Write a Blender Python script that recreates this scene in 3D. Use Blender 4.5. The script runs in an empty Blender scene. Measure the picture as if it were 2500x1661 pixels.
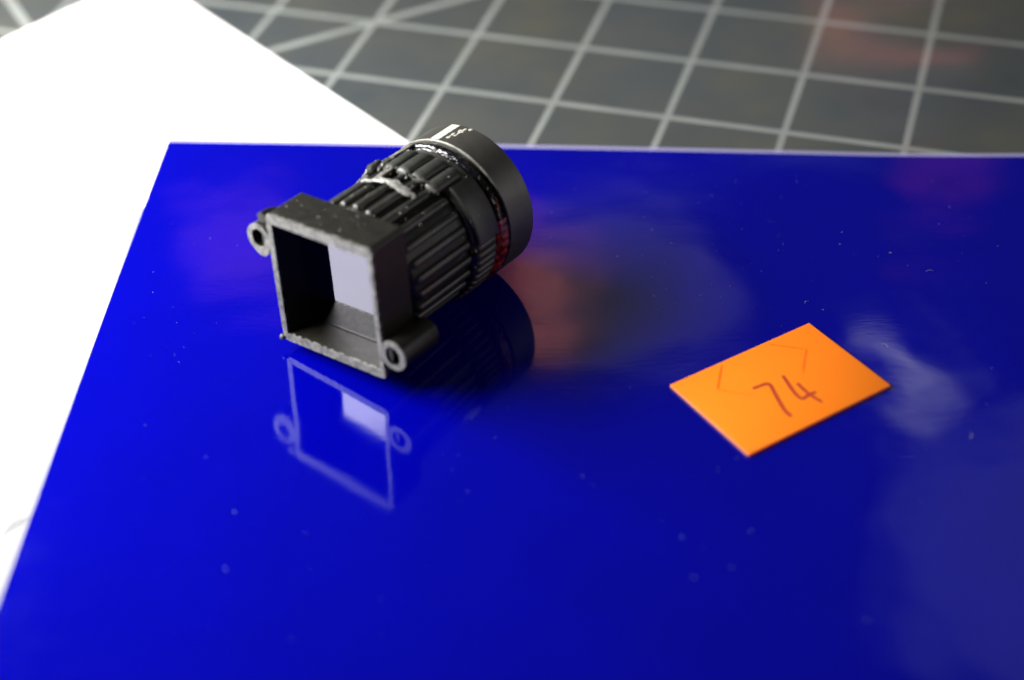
import bpy, bmesh, math, random
from mathutils import Vector, Matrix, noise

U = 0.001                      # everything below is written in millimetres
R = math.radians
sc = bpy.context.scene
col = sc.collection

# ------------------------------------------------------------------ camera
cam_d = bpy.data.cameras.new('camera')
cam = bpy.data.objects.new('camera', cam_d)
col.objects.link(cam)
CAM = Vector((0.0, -258.907, 201.395))
FW = Vector((0.0, 0.789318, -0.613985)); RT = Vector((0.999522, -0.018976, -0.024395)); UP = Vector((0.030907, 0.613692, 0.788941))
m = Matrix.Identity(4)
for i in range(3):
    m[i][0], m[i][1], m[i][2], m[i][3] = RT[i], UP[i], -FW[i], CAM[i] * U
cam.matrix_world = m
cam_d.sensor_width = 23.5
cam_d.lens = 23.5 * 4400 / 2500
cam_d.clip_start = 0.01
cam_d.clip_end = 20
cam_d.dof.use_dof = True
cam_d.dof.focus_distance = 336 * U
cam_d.dof.aperture_fstop = 4.6
sc.camera = cam
sc.render.resolution_x, sc.render.resolution_y = 1024, 680

# ------------------------------------------------------------------ world, lamps, exposure
w = bpy.data.worlds.new('World'); sc.world = w; w.use_nodes = True
w.node_tree.nodes['Background'].inputs[0].default_value = (0.95, 1.0, 1.0, 1)
w.node_tree.nodes['Background'].inputs[1].default_value = 0.06

def lamp(name, direction, dist, sx, sy, radiance, colour, target=(-15, 5, 5), roll=0.0, disc=False):
    d = bpy.data.lights.new(name, 'AREA'); d.shape = 'ELLIPSE' if disc else 'RECTANGLE'
    d.size, d.size_y = sx * U, sy * U
    d.color = colour
    d.energy = radiance * math.pi * d.size * d.size_y
    o = bpy.data.objects.new(name, d); col.objects.link(o)
    v = Vector(direction).normalized(); t = Vector(target)
    o.location = (t + v * dist) * U
    o.rotation_euler = ((-v).to_track_quat('-Z', 'Y') @ Matrix.Rotation(R(roll), 3, 'Z').to_quaternion()).to_euler()
    return o
lamp('desk_lamp', (-0.83, 0.12, 0.57), 220, 200, 85, 49.0, (1.0, 0.985, 0.95))
lamp('ceiling_lamp', (0.205, 0.76, 0.617), 1900, 30, 130, 3.0, (1.0, 0.97, 0.92), target=(79, -32, 0), roll=40)
for dx, dz, sz, ll in ((-0.005, 0.0, 55, 1.2), (0.012, 0.035, 45, 0.7), (-0.02, -0.04, 50, 0.6), (0.03, -0.02, 45, 0.45)):
    lamp('red_sheen_lamp', (0.018 + dx, 0.805, 0.592 + dz), 1000, sz, sz, ll, (1.0, 0.22, 0.18), target=(4, 14, 0), disc=True)  # added discs stand in for unseen red things mirrored in the film
lamp('warm_sheen_lamp', (0.07, 0.805, 0.592), 1300, 190, 150, 0.26, (1.0, 0.93, 0.85), target=(14, 18, 0), disc=True)  # added disc, puts a warm grey sheen beside the red one
lamp('violet_sheen_lamp', (-0.145, 0.81, 0.565), 1200, 110, 90, 0.55, (1.0, 0.25, 0.4), target=(-55, 36, 0), disc=True)  # added disc for the violet sheen on the film's left
lamp('right_red_sheen_lamp', (0.225, 0.816, 0.532), 1000, 40, 75, 0.32, (1.0, 0.10, 0.12), target=(83, 48, 0), disc=True)  # added disc for the small red reflection at far right
lamp('side_fill_lamp', (0.95, -0.05, 0.30), 600, 420, 260, 1.7, (0.97, 1.0, 0.99))  # unseen soft fill added to lift the right-facing sides of the lens
lamp('side_red_fill_lamp', (0.86, -0.42, 0.28), 480, 90, 90, 4.0, (1.0, 0.14, 0.11))  # unseen red fill added to tint the mount's side
lamp('mat_red_sheen_lamp', (0.20, 0.86, 0.465), 1000, 130, 22, 1.5, (1.0, 0.15, 0.12), target=(95, 100, 0), disc=True)  # added only to smear red reflections over the mat
lamp('mat_blue_sheen_lamp', (0.13, 0.86, 0.48), 1200, 330, 150, 0.16, (0.55, 0.75, 1.0), target=(80, 95, 0), disc=True)  # added only to cool the mat's sheen
lamp('grey_sheen_lamp', (0.30, 0.66, 0.69), 1400, 330, 260, 0.22, (0.95, 1.0, 0.98), target=(63, -58, 0), disc=True)  # added disc for the grey sheen at the film's lower right

sc.view_settings.view_transform = 'Standard'
sc.view_settings.look = 'None'
sc.view_settings.exposure = 0
sc.view_settings.gamma = 1
sc.view_settings.use_curve_mapping = False
sc.cycles.transparent_max_bounces = 16
sc.cycles.max_bounces = 10
sc.cycles.glossy_bounces = 6
sc.cycles.caustics_reflective = True
sc.cycles.sample_clamp_indirect = 6

# ------------------------------------------------------------------ materials
def mat(name):
    mt = bpy.data.materials.new(name); mt.use_nodes = True
    nt = mt.node_tree
    return mt, nt, nt.nodes['Principled BSDF'], nt.nodes['Material Output']

def N(nt, kind, **kw):
    n = nt.nodes.new(kind)
    for k, v in kw.items():
        if k.startswith('i_'):
            key = k[2:]
            key = int(key) if key.isdigit() else key.replace('_', ' ')
            n.inputs[key].default_value = v
        else:
            setattr(n, k, v)
    return n

def mm_coords(nt, scale=(1, 1, 1)):
    tc = N(nt, 'ShaderNodeTexCoord')
    mp = N(nt, 'ShaderNodeMapping')
    mp.inputs['Scale'].default_value = tuple(s / U for s in scale)
    nt.links.new(tc.outputs['Object'], mp.inputs['Vector'])
    return mp.outputs['Vector']

def noise_tex(nt, vec, scale, detail=3, rough=0.55):
    n = N(nt, 'ShaderNodeTexNoise', i_Scale=scale, i_Detail=detail, i_Roughness=rough)
    nt.links.new(vec, n.inputs['Vector'])
    return n.outputs['Fac']

def ramp(nt, fac, stops):
    r = N(nt, 'ShaderNodeValToRGB')
    while len(r.color_ramp.elements) < len(stops):
        r.color_ramp.elements.new(0.5)
    for e, (p, c) in zip(r.color_ramp.elements, stops):
        e.position = p; e.color = (*c, 1) if len(c) == 3 else c
    nt.links.new(fac, r.inputs['Fac'])
    return r.outputs['Color']

def math_n(nt, op, a, b=None, clamp=False):
    n = N(nt, 'ShaderNodeMath', operation=op, use_clamp=clamp)
    for i, v in enumerate((a, b)):
        if v is None: continue
        if isinstance(v, (int, float)): n.inputs[i].default_value = v
        else: nt.links.new(v, n.inputs[i])
    return n.outputs[0]

def bump(nt, height, dist, strength=1.0):
    b = N(nt, 'ShaderNodeBump', i_Strength=strength, i_Distance=dist * U)
    nt.links.new(height, b.inputs['Height'])
    return b.outputs['Normal']

def plastic(name, c0, c1, rough=(0.35, 0.6), scale=0.6, bumpd=0.03, bscale=3.0, spec=0.5):
    mt, nt, p, out = mat(name)
    v = mm_coords(nt)
    f = noise_tex(nt, v, scale, 5)
    nt.links.new(ramp(nt, f, [(0.3, c0), (0.7, c1)]), p.inputs['Base Color'])
    f2 = noise_tex(nt, v, scale * 2.3, 4)
    rr = N(nt, 'ShaderNodeMapRange', i_3=rough[0], i_4=rough[1])
    nt.links.new(f2, rr.inputs[0]); nt.links.new(rr.outputs[0], p.inputs['Roughness'])
    nt.links.new(bump(nt, noise_tex(nt, v, bscale, 4), bumpd, 0.6), p.inputs['Normal'])
    p.inputs['Specular IOR Level'].default_value = spec
    return mt

M = {}
M['black'] = plastic('black_plastic', (0.003, 0.003, 0.002), (0.011, 0.010, 0.007), (0.34, 0.55), 0.5, 0.05, 2.2, 0.36)
M['inner'] = plastic('inner_black_plastic', (0.007, 0.007, 0.0065), (0.018, 0.018, 0.017), (0.3, 0.5), 0.4, 0.02, 1.5)
M['barrel'] = plastic('barrel_black', (0.003, 0.0035, 0.003), (0.011, 0.011, 0.009), (0.30, 0.5), 0.5, 0.06, 1.6, 0.25)
M['rib'] = plastic('rib_black', (0.008, 0.0085, 0.008), (0.026, 0.026, 0.022), (0.28, 0.45), 0.6, 0.04, 2.0, 0.5)
M['ring'] = plastic('ring_black', (0.018, 0.019, 0.017), (0.032, 0.034, 0.030), (0.38, 0.55), 0.5, 0.02, 3.0)
M['cap'] = plastic('cap_anodised', (0.024, 0.023, 0.019), (0.036, 0.034, 0.028), (0.42, 0.55), 0.25, 0.006, 6.0, 0.8)
M['worn'] = plastic('worn_grey_rim', (0.035, 0.035, 0.032), (0.19, 0.187, 0.168), (0.3, 0.55), 0.9, 0.08, 2.5)
M['edge'] = plastic('worn_metal_edge', (0.06, 0.058, 0.05), (0.19, 0.185, 0.16), (0.3, 0.5), 0.7, 0.02, 4.0)
M['paint'] = plastic('white_paint_mark', (0.34, 0.33, 0.29), (0.46, 0.45, 0.40), (0.4, 0.6), 1.0, 0.02, 5.0)
M['glue_white'] = plastic('dried_glue', (0.12, 0.12, 0.11), (0.40, 0.40, 0.38), (0.2, 0.5), 1.3, 0.08, 2.5)
M['glue_clear'] = plastic('clear_glue', (0.02, 0.02, 0.018), (0.08, 0.08, 0.07), (0.12, 0.3), 1.3, 0.05, 2.0)
M['thin_line'] = plastic('thin_line_grey', (0.4, 0.4, 0.4), (0.5, 0.5, 0.5), (0.5, 0.7), 1.0, 0.0)
M['speck'] = plastic('bright_speck', (0.30, 0.30, 0.27), (0.75, 0.74, 0.68), (0.2, 0.4), 1.0, 0.0)
M['dust'] = plastic('pale_dust', (0.16, 0.16, 0.18), (0.38, 0.38, 0.40), (0.5, 0.7), 1.0, 0.0)

def glossy(name, c, rough, bumpd, bscale, trans=None):
    mt, nt, p, out = mat(name)
    v = mm_coords(nt)
    p.inputs['Base Color'].default_value = (*c, 1)
    p.inputs['Roughness'].default_value = rough
    nt.links.new(bump(nt, noise_tex(nt, v, bscale, 4), bumpd, 1.0), p.inputs['Normal'])
    return mt, nt, p, v
M['sealant'] = glossy('black_sealant', (0.004, 0.004, 0.006), 0.09, 0.22, 0.8)[0]
M['lacquer'], nt, p, v = glossy('red_lacquer', (0.1, 0.005, 0.002), 0.12, 0.3, 0.9)
nt.links.new(ramp(nt, noise_tex(nt, v, 0.55, 4), [(0.36, (0.02, 0.001, 0.001)), (0.54, (0.15, 0.007, 0.003)), (0.68, (0.40, 0.04, 0.010))]), p.inputs['Base Color'])

# mirror plate inside the mount
mt, nt, p, out = mat('mirror_glass')
v = mm_coords(nt)
p.inputs['Metallic'].default_value = 1.0
p.inputs['Base Color'].default_value = (0.145, 0.143, 0.156, 1)
p.inputs['Roughness'].default_value = 0.03
M['mirror'] = mt
mt, nt, p, out = mat('lens_glass')
p.inputs['Base Color'].default_value = (0.01, 0.01, 0.015, 1); p.inputs['Roughness'].default_value = 0.03
M['glass'] = mt

# white paper
mt, nt, p, out = mat('white_paper')
v = mm_coords(nt)
nt.links.new(ramp(nt, noise_tex(nt, v, 0.02, 3), [(0.3, (0.83, 0.83, 0.81)), (0.7, (0.87, 0.87, 0.86))]), p.inputs['Base Color'])
p.inputs['Roughness'].default_value = 0.75
p.inputs['Specular IOR Level'].default_value = 0.25
nt.links.new(bump(nt, noise_tex(nt, v, 1.5, 3), 0.02, 0.3), p.inputs['Normal'])
M['paper'] = mt

# tinted see-through film: colour by transmission, glossy coat by Fresnel
def film_mat(name, tint, rough, coat=1.0, milk=None):
    mt, nt, p, out = mat(name)
    nt.nodes.remove(p)
    v = mm_coords(nt)
    tr = N(nt, 'ShaderNodeBsdfTransparent'); tr.inputs[0].default_value = (*tint, 1)
    gl = N(nt, 'ShaderNodeBsdfAnisotropic', distribution='GGX'); gl.inputs['Roughness'].default_value = rough
    gl.inputs['Color'].default_value = (1, 1, 1, 1)
    streak = N(nt, 'ShaderNodeMapping'); streak.inputs['Scale'].default_value = (0.25, 1.6, 1)
    nt.links.new(v, streak.inputs['Vector'])
    h = noise_tex(nt, streak.outputs['Vector'], 1.0, 4, 0.6)
    big = noise_tex(nt, v, 0.03, 2, 0.4)
    hh = math_n(nt, 'ADD', math_n(nt, 'MULTIPLY', h, 0.006), math_n(nt, 'MULTIPLY', big, 0.5))
    nrm = bump(nt, hh, 1.0, 1.0)
    nt.links.new(nrm, gl.inputs['Normal'])
    fr = N(nt, 'ShaderNodeFresnel'); fr.inputs['IOR'].default_value = 1.5
    geo = N(nt, 'ShaderNodeNewGeometry')
    front = math_n(nt, 'SUBTRACT', 1.0, geo.outputs['Backfacing'])
    fac = math_n(nt, 'MULTIPLY', fr.outputs[0], math_n(nt, 'MULTIPLY', front, coat))
    mx = N(nt, 'ShaderNodeMixShader')
    nt.links.new(fac, mx.inputs[0]); nt.links.new(tr.outputs[0], mx.inputs[1]); nt.links.new(gl.outputs[0], mx.inputs[2])
    last = mx.outputs[0]
    if milk:
        df = N(nt, 'ShaderNodeBsdfDiffuse'); df.inputs[0].default_value = (*milk[1], 1)
        m2 = N(nt, 'ShaderNodeMixShader', i_0=milk[0])
        nt.links.new(last, m2.inputs[1]); nt.links.new(df.outputs[0], m2.inputs[2]); last = m2.outputs[0]
    nt.links.new(last, out.inputs['Surface'])
    return mt
mt, nt, p, out = mat('blue_film')
v = mm_coords(nt)
nt.links.new(ramp(nt, math_n(nt, 'ADD', math_n(nt, 'MULTIPLY', noise_tex(nt, v, 2.2, 2), 0.6), math_n(nt, 'MULTIPLY', noise_tex(nt, v, 0.05, 4), 0.4)), [(0.3, (0.0002, 0.0004, 0.168)), (0.7, (0.0003, 0.0005, 0.208))]), p.inputs['Base Color'])
p.inputs['Roughness'].default_value = 0.22
p.inputs['Specular IOR Level'].default_value = 0.0
p.inputs['Coat Weight'].default_value = 0.85
rr = N(nt, 'ShaderNodeMapRange', i_1=0.35, i_2=0.7, i_3=0.045, i_4=0.09)
nt.links.new(noise_tex(nt, v, 0.11, 5, 0.65), rr.inputs[0]); nt.links.new(rr.outputs[0], p.inputs['Coat Roughness'])
streak = N(nt, 'ShaderNodeMapping'); streak.inputs['Scale'].default_value = (0.3, 1.6, 1)
nt.links.new(v, streak.inputs['Vector'])
h = noise_tex(nt, streak.outputs['Vector'], 1.0, 4, 0.6)
big = noise_tex(nt, v, 0.03, 2, 0.4)
nt.links.new(bump(nt, math_n(nt, 'ADD', math_n(nt, 'MULTIPLY', h, 0.007), math_n(nt, 'MULTIPLY', big, 0.35)), 1.0, 1.0), p.inputs['Normal'])
nt.links.new(p.inputs['Normal'].links[0].from_socket, p.inputs['Coat Normal'])
M['film'] = mt
M['clear'] = film_mat('shade_film', (0.74, 0.74, 0.75), 0.10, 0.6)  # grey tint takes the place of shade by the film's left edge
M['film_edge'] = film_mat('film_edge', (0.75, 0.73, 0.98), 0.2, 1.0, (0.22, (0.70, 0.68, 0.95)))

# fluorescent acrylic
def acrylic(name, c, rough, sss=0.0):
    mt, nt, p, out = mat(name)
    v = mm_coords(nt)
    f = noise_tex(nt, v, 0.12, 3)
    nt.links.new(ramp(nt, f, [(0.3, c), (0.7, tuple(min(1, x * 1.04) for x in c))]), p.inputs['Base Color'])
    p.inputs['Roughness'].default_value = rough
    p.inputs['Specular IOR Level'].default_value = 0.3
    if sss:
        p.inputs['Subsurface Weight'].default_value = sss
        p.inputs['Subsurface Radius'].default_value = (1.6, 0.5, 0.1)
        p.inputs['Subsurface Scale'].default_value = U
    nt.links.new(bump(nt, noise_tex(nt, v, 2.0, 3), 0.01, 0.3), p.inputs['Normal'])
    return mt
M['orange'] = acrylic('fluorescent_orange', (1.0, 0.215, 0.008), 0.5, 0.2)
M['orange_edge'] = acrylic('fluorescent_edge', (1.0, 0.24, 0.11), 0.4, 1.0)
M['ink'] = acrylic('brown_marker_ink', (0.36, 0.04, 0.014), 0.6)
M['faint'] = acrylic('faint_orange_pencil', (0.88, 0.13, 0.004), 0.5)

# cutting mat with a printed inch grid (object space: one unit = one inch cell)
mt, nt, p, out = mat('cutting_mat_print')
tc = N(nt, 'ShaderNodeTexCoord'); mp = N(nt, 'ShaderNodeMapping')
mp.inputs['Scale'].default_value = (1 / (25.4 * U),) * 3
nt.links.new(tc.outputs['Object'], mp.inputs['Vector'])
sx = N(nt, 'ShaderNodeSeparateXYZ'); nt.links.new(mp.outputs['Vector'], sx.inputs[0])
gx, gy = sx.outputs[0], sx.outputs[1]
def line_mask(coord, half):
    fr = math_n(nt, 'FRACT', math_n(nt, 'ADD', coord, 0.5))
    d = math_n(nt, 'ABSOLUTE', math_n(nt, 'SUBTRACT', fr, 0.5))
    return math_n(nt, 'LESS_THAN', d, half)
def one_line(coord, at, half):
    d = math_n(nt, 'ABSOLUTE', math_n(nt, 'SUBTRACT', coord, at))
    return math_n(nt, 'LESS_THAN', d, half)
ln = math_n(nt, 'MAXIMUM', line_mask(gx, 0.029), line_mask(gy, 0.035))
ln = math_n(nt, 'MAXIMUM', ln, one_line(math_n(nt, 'SUBTRACT', gx, gy), 3.0, 0.06))
ln = math_n(nt, 'MAXIMUM', ln, one_line(math_n(nt, 'ADD', gx, gy), -5.0, 0.065))
wear = noise_tex(nt, mp.outputs['Vector'], 1.7, 4)
lnw = math_n(nt, 'MULTIPLY', ln, math_n(nt, 'ADD', math_n(nt, 'MULTIPLY', wear, 0.7), 0.55), True)
base = ramp(nt, noise_tex(nt, mp.outputs['Vector'], 0.55, 5, 0.6), [(0.28, (0.034, 0.043, 0.050)), (0.42, (0.049, 0.056, 0.058)), (0.56, (0.059, 0.063, 0.059)), (0.72, (0.080, 0.076, 0.054))])
mx = N(nt, 'ShaderNodeMix', data_type='RGBA'); mx.inputs['B'].default_value = (0.215, 0.23, 0.22, 1)
nt.links.new(lnw, mx.inputs['Factor']); nt.links.new(base, mx.inputs['A'])
nt.links.new(mx.outputs['Result'], p.inputs['Base Color'])
p.inputs['Roughness'].default_value = 0.5
p.inputs['Specular IOR Level'].default_value = 0.3
p.inputs['Coat Weight'].default_value = 0.7
p.inputs['Coat Roughness'].default_value = 0.08
nt.links.new(bump(nt, noise_tex(nt, mp.outputs['Vector'], 0.42, 1, 0.4), 2.0, 0.8), p.inputs['Coat Normal'])
M['mat'] = mt

# ------------------------------------------------------------------ mesh helpers
def obj(name, bm, material, parent=None, smooth=True, off=None, angle=35):
    me = bpy.data.meshes.new(name)
    bmesh.ops.recalc_face_normals(bm, faces=bm.faces)
    if off is not None:
        bmesh.ops.translate(bm, verts=bm.verts, vec=-Vector(off))
    bmesh.ops.scale(bm, vec=(U, U, U), verts=bm.verts)
    if smooth:
        for f in bm.faces: f.smooth = True
        for e in bm.edges:
            if len(e.link_faces) == 2 and e.calc_face_angle(0) > R(angle): e.smooth = False
    bm.to_mesh(me); bm.free()
    for mm_ in (material if isinstance(material, (list, tuple)) else [material]):
        me.materials.append(mm_)
    o = bpy.data.objects.new(name, me); col.objects.link(o)
    if parent is not None: o.parent = parent
    return o

def tag(o, label=None, cat=None, kind=None):
    if label: o['label'] = label
    if cat: o['category'] = cat
    if kind: o['kind'] = kind
    return o

def loops_to_mesh(bm, loops, closed=True, cap=True):
    vs = [[bm.verts.new(p) for p in lp] for lp in loops]
    n = len(vs[0])
    for a, b in zip(vs[:-1], vs[1:]):
        for i in range(n if closed else n - 1):
            j = (i + 1) % n
            bm.faces.new((a[i], a[j], b[j], b[i]))
    if cap and closed:
        bm.faces.new(vs[0]); bm.faces.new(list(reversed(vs[-1])))
    return vs

def cylp(r, th, y):                       # lens cylinder coordinates (axis = local y)
    return Vector((r * math.cos(R(th)), y, r * math.sin(R(th))))

def lathe(profile, th0=0, th1=360, n=96, wob=0.0, seed=0, wfreq=0.9):
    """profile: list of (r, y), swept about local y; closed ring when a full turn."""
    bm = bmesh.new()
    full = abs(th1 - th0 - 360) < 1e-6
    cols = []
    for i in range(n + (0 if full else 1)):
        th = th0 + (th1 - th0) * i / n
        lp = []
        for k, (r, y) in enumerate(profile):
            if wob:
                q = cylp(r, th, y) * wfreq + Vector((seed * 7.1, 0, 0))
                dr = noise.noise(q) * wob; dy = noise.noise(q + Vector((31, 5, 9))) * wob
            else: dr = dy = 0
            lp.append(bm.verts.new(cylp(r + dr, th, y + dy)))
        cols.append(lp)
    m_ = len(profile); rng = range(len(cols) if full else len(cols) - 1)
    for i in rng:
        a, b = cols[i], cols[(i + 1) % len(cols)]
        for k in range(m_):
            l = (k + 1) % m_
            bm.faces.new((a[k], a[l], b[l], b[k]))
    if not full:
        bm.faces.new(cols[0]); bm.faces.new(list(reversed(cols[-1])))
    return bm

def tube(points, radii, n=10, wob=0.0, seed=0, flat=1.0):
    bm = bmesh.new(); loops = []
    pts = [Vector(p) for p in points]
    for i, p_ in enumerate(pts):
        t = (pts[min(i + 1, len(pts) - 1)] - pts[max(i - 1, 0)]).normalized()
        ref = Vector((p_.x, 0, p_.z)).normalized() if (p_.x or p_.z) else Vector((0, 0, 1))
        a = t.cross(ref).normalized(); b = a.cross(t)
        lp = []
        for k in range(n):
            an = 2 * math.pi * k / n
            r = radii[i] * (1 + wob * noise.noise(p_ * 1.1 + Vector((math.cos(an), math.sin(an), seed)) * 1.3))
            lp.append(p_ + a * math.cos(an) * r + b * math.sin(an) * r * flat)
        loops.append(lp)
    loops_to_mesh(bm, loops)
    return bm

def blob(centre, rx, ry, rz, wob=0.3, seed=0, sub=2, rot=0):
    bm = bmesh.new()
    bmesh.ops.create_icosphere(bm, subdivisions=sub, radius=1)
    for v_ in bm.verts:
        s = 1 + wob * noise.noise(v_.co * 1.6 + Vector((seed * 3.3, 1, 2)))
        v_.co = Vector((v_.co.x * rx * s, v_.co.y * ry * s, v_.co.z * rz * s))
    if rot: bmesh.ops.rotate(bm, verts=bm.verts, cent=(0, 0, 0), matrix=Matrix.Rotation(R(rot), 3, 'Y'))
    bmesh.ops.translate(bm, verts=bm.verts, vec=centre)
    return bm

def join(bms):
    out_ = bmesh.new()
    for b in bms:
        me = bpy.data.meshes.new('t'); b.to_mesh(me); b.free(); out_.from_mesh(me); bpy.data.meshes.remove(me)
    return out_

def capsule(r, th, y0, y1, half, height, n=10, seg=6):
    """rounded bar lying on the cylinder of radius r along the axis, at angle 0; returns local mesh rotated to th"""
    bm = bmesh.new(); loops = []
    e = min(half * 0.9, (y1 - y0) * 0.2)
    ys = [(y0, 0.35), (y0 + e * 0.35, 0.8), (y0 + e, 1.0), (y1 - e, 1.0), (y1 - e * 0.35, 0.8), (y1, 0.35)]
    for yy, s in ys:
        lp = []
        for k in range(n + 1):
            a = math.pi * k / n
            wv = -math.cos(a); hv = math.sin(a) ** 0.7
            lp.append(Vector((r + height * hv * s, yy, half * wv * (0.75 + 0.25 * s))))
        lp.append(Vector((r - 0.8, yy, 0)))
        loops.append(lp)
    loops_to_mesh(bm, loops)
    bmesh.ops.rotate(bm, verts=bm.verts, cent=(0, 0, 0), matrix=Matrix.Rotation(-R(th), 3, 'Y'))
    return bm

# ------------------------------------------------------------------ setting: cutting mat
bm = bmesh.new()
bmesh.ops.create_cube(bm, size=1)
bmesh.ops.scale(bm, vec=(610, 460, 2.5), verts=bm.verts)
bmesh.ops.translate(bm, verts=bm.verts, vec=(60, -60, -1.25))
cm = obj('cutting_mat', bm, M['mat'], smooth=False)
cm.location = (-38.905 * U, 179.866 * U, 0)
cm.rotation_euler = (0, 0, R(-17.6276))
tag(cm, 'dark grey cutting mat printed with a pale square grid', 'cutting mat', 'structure')

# ------------------------------------------------------------------ white paper sheet
def sheet(name, corners, nu, nv, zf, thick, material, edge_mat=None):
    bm = bmesh.new(); a, b, c_, d = [Vector((*q, 0)) for q in corners]
    top, bot = [], []
    for j in range(nv + 1):
        t = j / nv; r1, r2 = [], []
        for i in range(nu + 1):
            s = i / nu
            q = (a * (1 - s) + b * s) * (1 - t) + (d * (1 - s) + c_ * s) * t
            z = zf(q.x, q.y)
            r1.append(bm.verts.new((q.x, q.y, z))); r2.append(bm.verts.new((q.x, q.y, z - thick)))
        top.append(r1); bot.append(r2)
    for j in range(nv):
        for i in range(nu):
            bm.faces.new((top[j][i], top[j][i + 1], top[j + 1][i + 1], top[j + 1][i]))
            bm.faces.new((bot[j][i], bot[j + 1][i], bot[j + 1][i + 1], bot[j][i + 1]))
    side = []
    for j in range(nv):
        side.append(bm.faces.new((top[j][0], top[j + 1][0], bot[j + 1][0], bot[j][0])))
        side.append(bm.faces.new((top[j][nu], bot[j][nu], bot[j + 1][nu], top[j + 1][nu])))
    for i in range(nu):
        side.append(bm.faces.new((top[0][i], bot[0][i], bot[0][i + 1], top[0][i + 1])))
        side.append(bm.faces.new((top[nv][i], top[nv][i + 1], bot[nv][i + 1], bot[nv][i])))
    mats = [material]
    if edge_mat:
        mats.append(edge_mat)
        for f in side: f.material_index = 1
    return obj(name, bm, mats)

pc = Vector((-88.5, 152.9)); pa = Vector((0.629, -0.777)); pb = Vector((-0.66, -0.751))
paper = sheet('paper_sheet', [pc, pc + pa * 297, pc + pa * 297 + pb * 205, pc + pb * 210], 24, 18,
              lambda x, y: 0.2 + 0.02 * math.sin(x * 0.05) * math.sin(y * 0.04 + 1), 0.12, M['paper'])
tag(paper, 'plain white paper sheet under the left part of the blue film', 'paper')

# ------------------------------------------------------------------ blue film
ZF = 0.6
def film_z(x, y):
    k = noise.noise(Vector((x * 0.017 + 3.1, y * 0.019 - 1.7, 0.3)))
    k2 = noise.noise(Vector((x * 0.04 - 5.1, y * 0.05 + 2.2, 4.3)))
    calm = 1 - math.exp(-(((x + 14) / 30) ** 2 + ((y - 10) / 28) ** 2))
    calm *= 1 - math.exp(-(((x - 46) / 20) ** 2 + ((y + 17) / 20) ** 2))
    right = max(0.0, min(1.0, (x - 10) / 60))
    edge = max(0.0, (x - 70) / 60) ** 2 * 1.2
    return ZF + calm * ((0.13 + 0.22 * right) * k + 0.05 * k2) + edge
film = sheet('blue_film', [(-72.05, 71.98), (150, 50.5), (150, -150), (-85.6, -150)], 130, 130, film_z, 0.14, M['film'])
tag(film, 'glossy opaque royal blue plastic film lying across paper and mat', 'plastic film')

# thin clear backing peeking out at the back edge of the film
bm = bmesh.new()
rows = []
for k in range(41):
    t = k / 40; x = -72.05 + t * 222.05; y = 71.98 - t * 21.48
    z = film_z(x, y) - 0.16
    rows.append([bm.verts.new(q) for q in ((x, y - 0.6, z), (x, y + 1.5, z + 0.02), (x, y + 1.5, z - 0.08), (x, y - 0.6, z - 0.1))])
for a, b in zip(rows[:-1], rows[1:]):
    for i in range(4):
        j = (i + 1) % 4; bm.faces.new((a[i], a[j], b[j], b[i]))
bm.faces.new(rows[0]); bm.faces.new(list(reversed(rows[-1])))
obj('clear_back_edge', bm, M['film_edge'], film)
lin = [(-74.2, 47.0), (-76.1, 41.3), (-77.7, 18.5), (-79.1, 1.5), (-81.4, -20.9), (-82.3, -38.0), (-83.4, -47.4), (-86.5, -75), (-90, -110)]  # left strip: shade under the lifted film edge, put in as grey tint
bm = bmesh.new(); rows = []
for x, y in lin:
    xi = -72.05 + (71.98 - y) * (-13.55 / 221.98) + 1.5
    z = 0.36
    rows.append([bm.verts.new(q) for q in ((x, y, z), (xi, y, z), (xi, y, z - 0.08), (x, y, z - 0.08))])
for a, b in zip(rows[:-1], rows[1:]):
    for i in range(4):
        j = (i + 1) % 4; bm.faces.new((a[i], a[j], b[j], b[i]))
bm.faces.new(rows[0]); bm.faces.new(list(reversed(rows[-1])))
obj('liner_shade_strip', bm, M['clear'], film)

obj('grey_line', tube([(-86.5, -48.6, 0.42), (-83.5, -46.8, 0.45), (-81.3, -44.6, 0.46), (-79.0, -43.0, 0.42)], [0.07, 0.1, 0.11, 0.07], 8), M['thin_line'], film)  # thin grey line beside the film at lower left

# ------------------------------------------------------------------ projector lens
O = Vector((-32.081, -7.1257, 16.4011))
LX = Vector((0.78973, -0.60958, 0.06882)); LY = Vector((0.61256, 0.78965, -0.03491)); LZ = Vector((-0.03306, 0.06973, 0.99702))
OFF = Vector((0, 38.0, -14.4))
lens = bpy.data.objects.new('projector_lens', None); col.objects.link(lens)
lm = Matrix.Identity(4); base_w = O + LX * OFF.x + LY * OFF.y + LZ * OFF.z
for i in range(3):
    lm[i][0], lm[i][1], lm[i][2], lm[i][3] = LX[i], LY[i], LZ[i], base_w[i] * U
lens.matrix_world = lm
lens.empty_display_size = 0.005
tag(lens, 'black ribbed projector lens with square open mount resting on the blue film', 'lens')
def part(name, bm, material, parent=lens, **kw):
    return obj(name, bm, material, parent, off=OFF, **kw)

def rrect(x0, x1, z0, z1, r, n=6):
    pts = []
    for cx, cz, a0 in ((x1 - r, z1 - r, 0), (x0 + r, z1 - r, 90), (x0 + r, z0 + r, 180), (x1 - r, z0 + r, 270)):
        for k in range(n + 1):
            a = R(a0 + 90 * k / n); pts.append((cx + r * math.cos(a), cz + r * math.sin(a)))
    return pts
def densify(pts, step):
    out_ = []
    for i, p_ in enumerate(pts):
        q = pts[(i + 1) % len(pts)]
        d = math.hypot(q[0] - p_[0], q[1] - p_[1]); k = max(1, int(d / step))
        out_ += [(p_[0] + (q[0] - p_[0]) * t / k, p_[1] + (q[1] - p_[1]) * t / k) for t in range(k)]
    return out_

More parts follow.
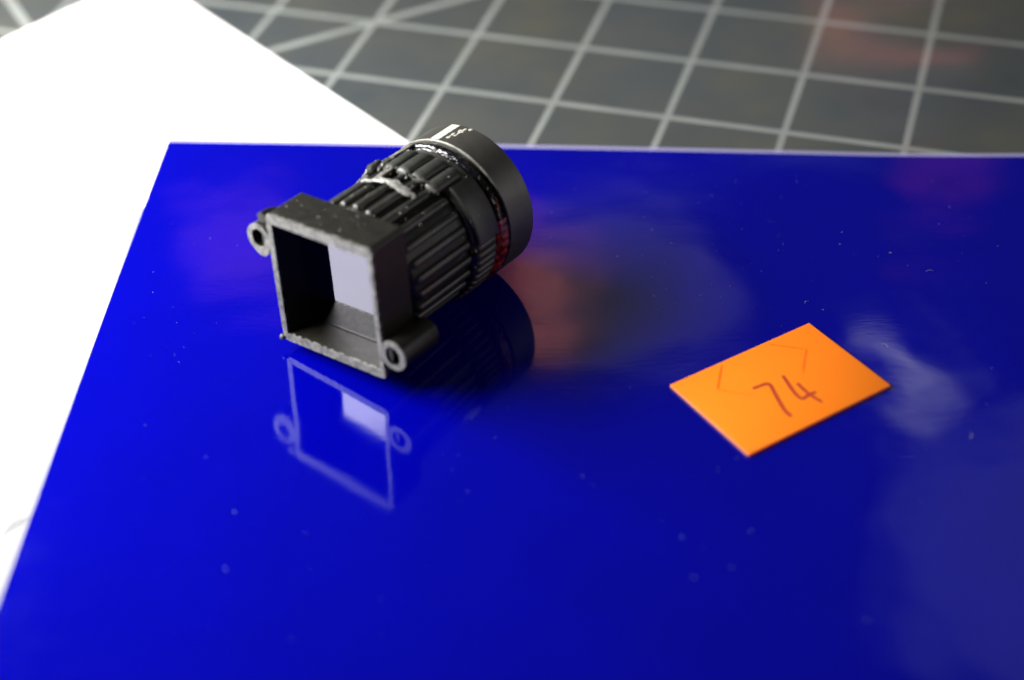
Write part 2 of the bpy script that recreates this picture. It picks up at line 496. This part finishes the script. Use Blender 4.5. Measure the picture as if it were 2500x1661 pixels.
OUT = rrect(-12, 12, -13.1, 13.1, 0.9); INN = rrect(-10.9, 11.1, -11.55, 11.15, 0.35)
bm = bmesh.new()
def P3(pts, y): return [Vector((a, y, b)) for a, b in pts]
def inset(pts, d): 
    return [(a - d * (1 if a > 0 else -1), b - d * (1 if b > 0 else -1)) for a, b in pts]
# closed shell: inner back -> inner front -> outer front -> outer back
loops = [P3(INN, 7.4), P3(INN, 0.15), P3(inset(OUT, 0.0), 0.15), P3(OUT, 8.7), P3(inset(OUT, 0.25), 8.95)]
vs = loops_to_mesh(bm, loops, cap=False)
bm.faces.new(list(reversed(vs[-1]))); bm.faces.new(vs[0])
frame = part('mount_frame', bm, M['black'], angle=30)
# worn front lip, ragged
bm = bmesh.new()
o2, i2 = densify(OUT, 0.35), None
def nearest_inner(p_):
    return (max(-10.9, min(11.1, p_[0])), max(-11.55, min(11.15, p_[1])))
loopA, loopB, loopC, loopD = [], [], [], []
for a, b in o2:
    n1 = noise.noise(Vector((a * 1.3, b * 1.3, 0))); n2 = noise.noise(Vector((a * 2.9, b * 2.9, 5)))
    ia, ib = nearest_inner((a * 1.0, b * 1.0))
    if abs(ia - a) < 1e-6 and abs(ib - b) < 1e-6: ia *= 0.93
    g = 0.08 * n1 + 0.09 * n2 + (0.16 * max(0, n2) if b < -12 or a > 11.5 else 0)
    k = 1 + g / 12
    loopA.append(Vector((ia, 0.5, ib))); 
    loopB.append(Vector((ia + 0.05 * n2, -0.02 + 0.06 * n1, ib + 0.05 * n1)))
    loopC.append(Vector((a * k, -0.06 + 0.12 * n2, b * k)))
    loopD.append(Vector((a * (1 + g * 0.6 / 12) , 0.55, b * (1 + g * 0.6 / 12))))
loops_to_mesh(bm, [loopA, loopB, loopC, loopD, loopA], cap=False)
bmesh.ops.remove_doubles(bm, verts=bm.verts, dist=1e-5)
part('worn_lip', bm, M['worn'], frame, angle=50)

# screw ears with holes
def ear(cx, cz, r, hole, y1, tail, name):
    bm = bmesh.new(); n = 32
    outer = []
    for k in range(n):
        a = 2 * math.pi * k / n
        rr = r
        px, pz = cx + rr * math.cos(a), cz + rr * math.sin(a)
        if tail:                               # teardrop drawn toward the frame wall
            s = max(0, -math.sin(a)) ** 2
            pz -= 0.9 * s; px += 0.5 * s
        w_ = 0.10 * noise.noise(Vector((px * 1.5, pz * 1.5, 2)))
        outer.append((px + w_, pz + w_))
    inner = [(cx + hole * math.cos(2 * math.pi * k / n), cz + hole * 1.15 * math.sin(2 * math.pi * k / n)) for k in range(n)]
    face_in = [(cx + (a - cx) * 1.06, cz + (b - cz) * 1.06) for a, b in inner]
    loops = [P3(face_in, 0.35), P3(face_in, -0.02), P3(outer, -0.02), P3(outer, 0.35), P3(face_in, 0.35)]
    loops_to_mesh(bm, loops, cap=False)
    bmesh.ops.remove_doubles(bm, verts=bm.verts, dist=1e-5)
    face = part('ear_face', bm, M['worn'], None, angle=40)
    bm = bmesh.new()
    big = [(cx + (a - cx) * 0.985, cz + (b - cz) * 0.985) for a, b in outer]
    small = [(cx + (a - cx) * 0.9, cz + (b - cz) * 0.9) for a, b in outer]
    vs = loops_to_mesh(bm, [P3(inner, y1 - 0.7), P3(inner, 0.06), P3(big, 0.3), P3(big, y1 - 0.5), P3(small, y1)], cap=False)
    bm.faces.new(vs[0]); bm.faces.new(list(reversed(vs[-1])))
    boss = part(name, bm, M['black'], lens, angle=40)
    face.parent = boss
    return boss
ear(-14.6, 7.3, 2.7, 1.45, 5.0, True, 'screw_ear')
ear(14.3, -7.45, 2.85, 1.55, 9.6, False, 'screw_ear')
for (x0, x1, z0, z1, y1) in ((-14.0, -11.9, 4.9, 9.9, 4.6), (11.9, 14.0, -10.0, -4.9, 9.2)):
    bm = bmesh.new(); bmesh.ops.create_cube(bm, size=1)
    bmesh.ops.scale(bm, vec=(x1 - x0, y1 - 0.35, z1 - z0), verts=bm.verts)
    bmesh.ops.translate(bm, verts=bm.verts, vec=((x0 + x1) / 2, (y1 + 0.35) / 2, (z0 + z1) / 2))
    part('ear_web', bm, M['black'], frame)
part('corner_lug', tube([(-13.0, -0.1, 11.9), (-13.0, 1.5, 11.9), (-12.9, 3.6, 11.9)], [0.95, 1.0, 0.5], 12, 0.2, 3), M['black'], frame)
part('moulding_nub', blob((-12.2, -0.2, -12.7), 0.55, 0.5, 0.6, 0.4, 4), M['worn'], frame)

# mirror plate at the bottom of the mount
bm = bmesh.new()
vs = loops_to_mesh(bm, [P3(rrect(-10.85, 11.05, -11.5, 11.1, 0.3), 6.45), P3(rrect(-10.85, 11.05, -11.5, 11.1, 0.3), 7.2)])
part('mirror_plate', bm, M['mirror'], lens)
bm = bmesh.new()
bmesh.ops.create_cube(bm, size=1); bmesh.ops.scale(bm, vec=(21.8, 0.25, 0.22), verts=bm.verts)
bmesh.ops.translate(bm, verts=bm.verts, vec=(0.1, 6.3, -11.45))
part('plate_gap', bm, M['inner'], lens)

# barrel with ribs
barrel = part('barrel', lathe([(6, 8.8), (12.2, 8.8), (12.75, 9.3), (12.75, 24.6), (12.0, 24.8), (12.0, 26.0), (6, 26.0)], n=120), M['barrel'])
src = None
for k in range(27):
    th = 8.7 + 360 / 27 * k
    if src is None:
        bm = capsule(12.72, 0, 9.6, 24.5, 0.82, 0.78)
        src = part('rib', bm, M['rib'], barrel, angle=60)
        me = src.data; o = src
    else:
        o = bpy.data.objects.new('rib', me); col.objects.link(o); o.parent = barrel
    # rotate about the lens axis (local y through x=z=0, i.e. offset frame)
    rot = Matrix.Rotation(-R(th), 4, 'Y'); off = Matrix.Translation(Vector((0, 0, -OFF.z * U)))
    o.matrix_basis = off @ rot @ off.inverted()

# focus ring: base, smooth pad, big fingers on top, small teeth below
ring = part('focus_ring', lathe([(11, 24.9), (13.2, 24.9), (13.6, 25.2), (13.6, 31.6), (13.2, 32.0), (11, 32.0)], n=120), M['ring'])
part('smooth_pad', lathe([(13.0, 25.3), (14.35, 25.3), (14.6, 25.55), (14.6, 30.9), (14.4, 31.2), (13.0, 31.2)], 6.5, 53.5, 24, 0.03, 2), M['ring'], ring)
def ring_copies(name, mesh_bm, ths, parent, material):
    s_ = None
    for th in ths:
        if s_ is None:
            s_ = part(name, mesh_bm, material, parent, angle=60); o_ = s_
        else:
            o_ = bpy.data.objects.new(name, s_.data); col.objects.link(o_); o_.parent = parent
        rot = Matrix.Rotation(-R(th), 4, 'Y'); off = Matrix.Translation(Vector((0, 0, -OFF.z * U)))
        o_.matrix_basis = off @ rot @ off.inverted()
ring_copies('knurl', capsule(13.45, 0, 22.6, 30.3, 1.45, 1.05, 12), [62, 76, 90, 104, 118, 132, 146, 160, 174], ring, M['ring'])
ring_copies('tooth', capsule(13.5, 0, 25.0, 30.6, 0.82, 0.95, 8), [2.5 - 6.9 * k for k in range(20)], ring, M['ring'])
# crumbs of clear glue round the front of the fingers
bms = []
random.seed(5)
for k, th in enumerate([58, 66, 71, 80, 86, 95, 104]):
    bms.append(blob(cylp(14.05, th, 22.9 + random.uniform(-0.5, 0.4)), 0.7, 0.35, 0.22, 0.7, k, 2, -th + 90))
    bms.append(blob(cylp(13.45, th + 3, 22.0 + random.uniform(-0.5, 0.5)), 0.35, 0.3, 0.2, 0.7, k + 40, 1, -th + 90))
part('glue_crumbs', join(bms), M['glue_clear'], ring)
part('clear_glue_drop', join([blob(cylp(14.1, 119, 23.3), 0.85, 2.4, 1.2, 0.35, 3, 3, -29), blob(cylp(14.0, 112, 24.6), 1.0, 1.1, 0.8, 0.4, 8, 3, -20)]), M['glue_clear'], ring)

# black sealant bead between ring and cap and below the teeth
def bead(th0, th1, n, r, y, rr, wob, seed, grow=0.0):
    pts, rad = [], []
    for i in range(n + 1):
        t = i / n; th = th0 + (th1 - th0) * t
        q = noise.noise(Vector((th * 0.16, seed, 1.3))); q2 = noise.noise(Vector((th * 0.5, seed, 7.3)))
        pts.append(cylp(r + 0.12 * q, th, y + 0.18 * q2))
        rad.append(rr * (1 + wob * q2) * (0.4 + 0.6 * min(1, min(t, 1 - t) * 18)))
    return tube(pts, rad, 12, 0.25, seed)
part('black_sealant', lathe([(11.5, 31.6), (13.3, 31.6), (13.9, 32.0), (14.05, 32.7), (13.75, 33.1), (13.95, 33.6), (13.6, 34.5), (11.5, 34.5)], n=160, wob=0.16, seed=2, wfreq=0.7), M['sealant'], lens)
part('sealant_ridge', bead(-30, 190, 150, 13.75, 32.5, 0.62, 0.35, 9), M['sealant'], lens)
part('sealant_bead', bead(-75, 8, 60, 13.1, 25.0, 0.75, 0.5, 4), M['sealant'], lens)
part('red_lacquer', lathe([(12.6, 31.2), (13.8, 31.1), (14.4, 31.8), (14.5, 32.8), (14.4, 33.8), (13.6, 34.45), (12.6, 34.4)], -58, 13, 60, 0.3, 6, 0.8), M['lacquer'], lens)

# end cap
cap = part('end_cap', lathe([(9.5, 34.35), (14.25, 34.35), (14.45, 34.5), (14.45, 41.2), (14.2, 41.55), (12.6, 41.6), (12.6, 39.5), (9.5, 39.5)], n=160), M['cap'])
part('front_glass', lathe([(0.05, 38.6), (6, 38.9), (12.0, 39.2), (12.55, 39.45), (12.55, 39.6), (6, 40.2), (0.05, 40.4)], n=64), M['glass'], cap)
part('worn_edge', lathe([(14.05, 34.28), (14.36, 34.24), (14.52, 34.36), (14.5, 34.62), (14.2, 34.6)], 28, 168, 90, 0.03, 4), M['edge'], cap)
part('paint_stripe', lathe([(14.40, 34.75), (14.49, 34.75), (14.49, 41.15), (14.40, 41.15)], 94.8, 102.6, 8, 0.03, 3), M['paint'], cap)
# scratched patch beside the stripe
bms = []
random.seed(11)
for k in range(16):
    t = k / 15
    th = 91 - 5.5 * t + random.uniform(-1.6, 1.6); y = 36.3 + 4.6 * t + random.uniform(-0.3, 0.3)
    bms.append(blob(cylp(14.44, th, y), random.uniform(0.12, 0.42), random.uniform(0.25, 0.7), 0.06, 0.6, k, 1, 90 - th))
part('scratched_patch', join(bms), M['paint'], cap)

# paint marks carried down the ring and barrel
part('paint_mark', lathe([(14.3, 26.9), (14.62, 26.9), (14.55, 32.2), (14.2, 32.2)], 111.5, 116.5, 6, 0.1, 4), M['edge'], ring)
part('paint_mark', lathe([(13.4, 18.9), (13.85, 18.9), (14.0, 23.2), (13.4, 23.2)], 99, 104, 6, 0.12, 4), M['edge'], barrel)
# peeled flake of dried white glue lying over the ribs
bm = bmesh.new(); rows = []
path = [(107, 17.4, 0.5), (102, 18.2, 0.8), (94, 18.6, 0.7), (89, 18.9, 1.3), (84, 19.0, 1.7), (78, 18.7, 1.6), (72, 18.7, 1.6), (67, 18.8, 1.0), (63.5, 18.9, 0.3)]
fine = []
for (a0, a1, a2), (b0, b1, b2) in zip(path[:-1], path[1:]):
    for k in range(3):
        t = k / 3; fine.append((a0 + (b0 - a0) * t, a1 + (b1 - a1) * t, a2 + (b2 - a2) * t))
fine.append(path[-1])
for k, (th, y, hw) in enumerate(fine):
    row = []
    e1 = 0.55 * noise.noise(Vector((k * 0.55, 1, 3))); e2 = 0.6 * noise.noise(Vector((k * 0.6, 8, 3)))
    for s in (-1, -0.5, 0, 0.45, 1):
        lift = 0.22 * (1 - s * s) + 0.22 * noise.noise(Vector((k * 0.5, s * 2, 3)))
        row.append(cylp(13.75 + lift, th + 1.2 * s, y + s * hw * 0.6 + (e1 if s < 0 else e2) * abs(s)))
    rows.append(row)
top = [[bm.verts.new(q) for q in r_] for r_ in rows]
low = [[bm.verts.new(q - Vector((q.x, 0, q.z)).normalized() * 0.18) for q in r_] for r_ in rows]
for a, b, c_, d in zip(top[:-1], top[1:], low[:-1], low[1:]):
    for i in range(4):
        bm.faces.new((a[i], a[i + 1], b[i + 1], b[i])); bm.faces.new((c_[i], d[i], d[i + 1], c_[i + 1]))
    bm.faces.new((a[0], b[0], d[0], c_[0])); bm.faces.new((a[4], c_[4], d[4], b[4]))
for r_t, r_l in ((top[0], low[0]), (top[-1], low[-1])):
    for i in range(4): bm.faces.new((r_t[i], r_l[i], r_l[i + 1], r_t[i + 1]))
part('dried_glue_flake', bm, M['glue_white'], barrel, angle=14)
part('glue_thread', join([tube([cylp(14.5, 95, 18.2), cylp(14.8, 88, 17.6), cylp(14.6, 80, 17.5), cylp(14.6, 72, 17.4), cylp(14.6, 66, 18.0)], [0.12, 0.25, 0.3, 0.28, 0.15], 8, 0.3, 3),
                          tube([cylp(14.1, 108, 16.8), cylp(14.3, 104, 17.0), cylp(14.2, 98, 16.9)], [0.2, 0.35, 0.15], 8, 0.3, 6)]), M['glue_white'], barrel)

# specks stuck on the lens
random.seed(21)
bms = []
for k in range(150):
    z_ = random.random()
    if z_ < 0.45: p_ = cylp(13.65, random.uniform(-10, 110), random.uniform(9.5, 25))
    elif z_ < 0.6: p_ = cylp(14.6, random.uniform(0, 110), random.uniform(25, 31))
    elif z_ < 0.78: p_ = Vector((random.uniform(-11, 11), random.uniform(1, 9), 13.12))
    else: p_ = cylp(14.1, random.uniform(-40, 100), random.uniform(32, 34))
    r = random.choice((0.04, 0.05, 0.06, 0.1))
    bms.append(blob(p_, r, r, r, 0.4, k, 1))
sp = part('specks', join(bms), M['speck'], lens); sp['kind'] = 'stuff'

# ------------------------------------------------------------------ orange number tag
TZ0, TZ1 = ZF + 0.02, ZF + 0.55
tc_ = [(54.15, 0.9), (65.6, -17.55), (38.75, -34.5), (27.35, -15.6)]
ctr = Vector((sum(q[0] for q in tc_) / 4, sum(q[1] for q in tc_) / 4, 0))
bm = bmesh.new()
bot_v = [bm.verts.new((x, y, TZ0)) for x, y in tc_]; top_v = [bm.verts.new((x, y, TZ1)) for x, y in tc_]
bm.faces.new(top_v); bm.faces.new(list(reversed(bot_v)))
for i in range(4):
    j = (i + 1) % 4; bm.faces.new((bot_v[i], bot_v[j], top_v[j], top_v[i]))
bmesh.ops.recalc_face_normals(bm, faces=bm.faces)
res = bmesh.ops.bevel(bm, geom=list(bm.edges), offset=0.1, segments=2, affect='EDGES', profile=0.5)
bm.normal_update()
for f in bm.faces: f.material_index = 0 if f.normal.z > 0.9 else 1
chip = obj('number_tag', bm, [M['orange'], M['orange_edge']], off=(ctr.x, ctr.y, TZ0), angle=60)
chip.location = (ctr.x * U, ctr.y * U, TZ0 * U)
tag(chip, 'flat fluorescent orange tag with handwritten 74 lying on the blue film', 'tag')

def catmull(pts, n=6):
    out_ = []
    P_ = [Vector((*p_, 0)) for p_ in pts]; P_ = [P_[0]] + P_ + [P_[-1]]
    for i in range(1, len(P_) - 2):
        for k in range(n):
            t = k / n; a, b, c_, d = P_[i - 1:i + 3]
            out_.append(0.5 * ((2 * b) + (c_ - a) * t + (2 * a - 5 * b + 4 * c_ - d) * t * t + (3 * b - a - 3 * c_ + d) * t ** 3))
    out_.append(P_[-2]); return out_
def stroke(pts, width, z, smooth=True, wob=0.15):
    bm = bmesh.new(); q = catmull(pts) if smooth else [Vector((*a, 0)) for a in pts]
    rows = []
    for i, p_ in enumerate(q):
        t = (q[min(i + 1, len(q) - 1)] - q[max(i - 1, 0)]).normalized(); n_ = Vector((-t.y, t.x, 0))
        e = min(1.0, 0.55 + min(i, len(q) - 1 - i) * 0.25)
        hw = width / 2 * e * (1 + wob * noise.noise(p_ * 1.7))
        rows.append([bm.verts.new(p_ + n_ * hw + Vector((0, 0, z))), bm.verts.new(p_ - n_ * hw + Vector((0, 0, z)))])
    for a, b in zip(rows[:-1], rows[1:]): bm.faces.new((a[0], a[1], b[1], b[0]))
    return bm
zi = TZ1 + 0.012
s7 = stroke([(41.57, -17.41), (42.87, -16.73), (44.06, -16.2), (44.77, -16.53), (45.24, -18.62), (45.81, -21.27), (46.41, -23.6), (47.29, -25.21)], 0.75, zi)
s4 = join([stroke([(47.28, -13.97), (47.85, -15.94), (48.47, -18.19), (49.17, -19.83), (49.91, -20.45), (51.08, -19.48), (52.5, -18.73)], 0.72, zi),
           stroke([(49.51, -16.17), (50.37, -17.98), (51.43, -19.65), (53.07, -21.62)], 0.68, zi + 0.004)])
mk = join([stroke([(45.72, -4.98), (49.25, -5.94), (52.3, -6.78)], 0.28, zi, True, 0.6), stroke([(52.6, -6.6), (51.74, -9.94), (50.95, -13.39)], 0.42, zi + 0.004, True, 0.6)])
mk2 = join([stroke([(37.03, -10.58), (36.23, -14.02), (35.49, -17.41)], 0.42, zi, True, 0.6), stroke([(35.3, -17.2), (38.55, -18.44), (41.83, -19.04)], 0.2, zi + 0.004, True, 0.6)])
for nm, b, mt in (('digit', s7, M['ink']), ('digit', s4, M['ink']), ('corner_mark', mk, M['faint']), ('corner_mark', mk2, M['faint'])):
    o = obj(nm, b, mt, chip, off=(ctr.x, ctr.y, TZ0), smooth=False)

# ------------------------------------------------------------------ dust on the film
random.seed(3)
bms = []
def dust(x, y, r, k):
    return blob((x, y, film_z(x, y) + r * 0.5), r, r, r * 0.6, 0.4, k, 1)
for k in range(280):
    x, y = random.uniform(-78, 105), random.uniform(-75, 60)
    if k % 2: x, y = random.gauss(35, 28), random.gauss(25, 18)
    if k % 7 == 0: x, y = random.gauss(-62, 9), random.gauss(20, 22)
    if y > 55 or x < -70: continue
    bms.append(dust(x, y, random.choice((0.025, 0.03, 0.035, 0.05, 0.07)), k))
for x, y, r in ((26, -53, 0.12), (33, -60, 0.12), (27, -62, 0.11), (37, -52, 0.1), (11, -38, 0.09), (-8, -41, 0.09), (-46, -44, 0.12), (-46, -57, 0.12), (52, -72, 0.12)):
    bms.append(dust(x, y, r, int(x * 10)))
for k in range(16):
    x, y = random.gauss(40, 35), random.gauss(15, 22); a = random.uniform(0, 6.28); L = random.uniform(0.5, 1.4)
    z = film_z(x, y) + 0.06
    if y > 55 or abs(x - 46) < 20 and abs(y + 17) < 18 or x < 18: continue
    bms.append(tube([(x, y, z), (x + L * 0.5 * math.cos(a), y + L * 0.5 * math.sin(a), z + 0.05), (x + L * math.cos(a + 0.5), y + L * math.sin(a + 0.5), z)], [0.03, 0.035, 0.02], 5))
dst = obj('dust_specks', join(bms), M['dust'])
tag(dst, 'scattered pale dust specks and lint on the blue film', 'dust', 'stuff')
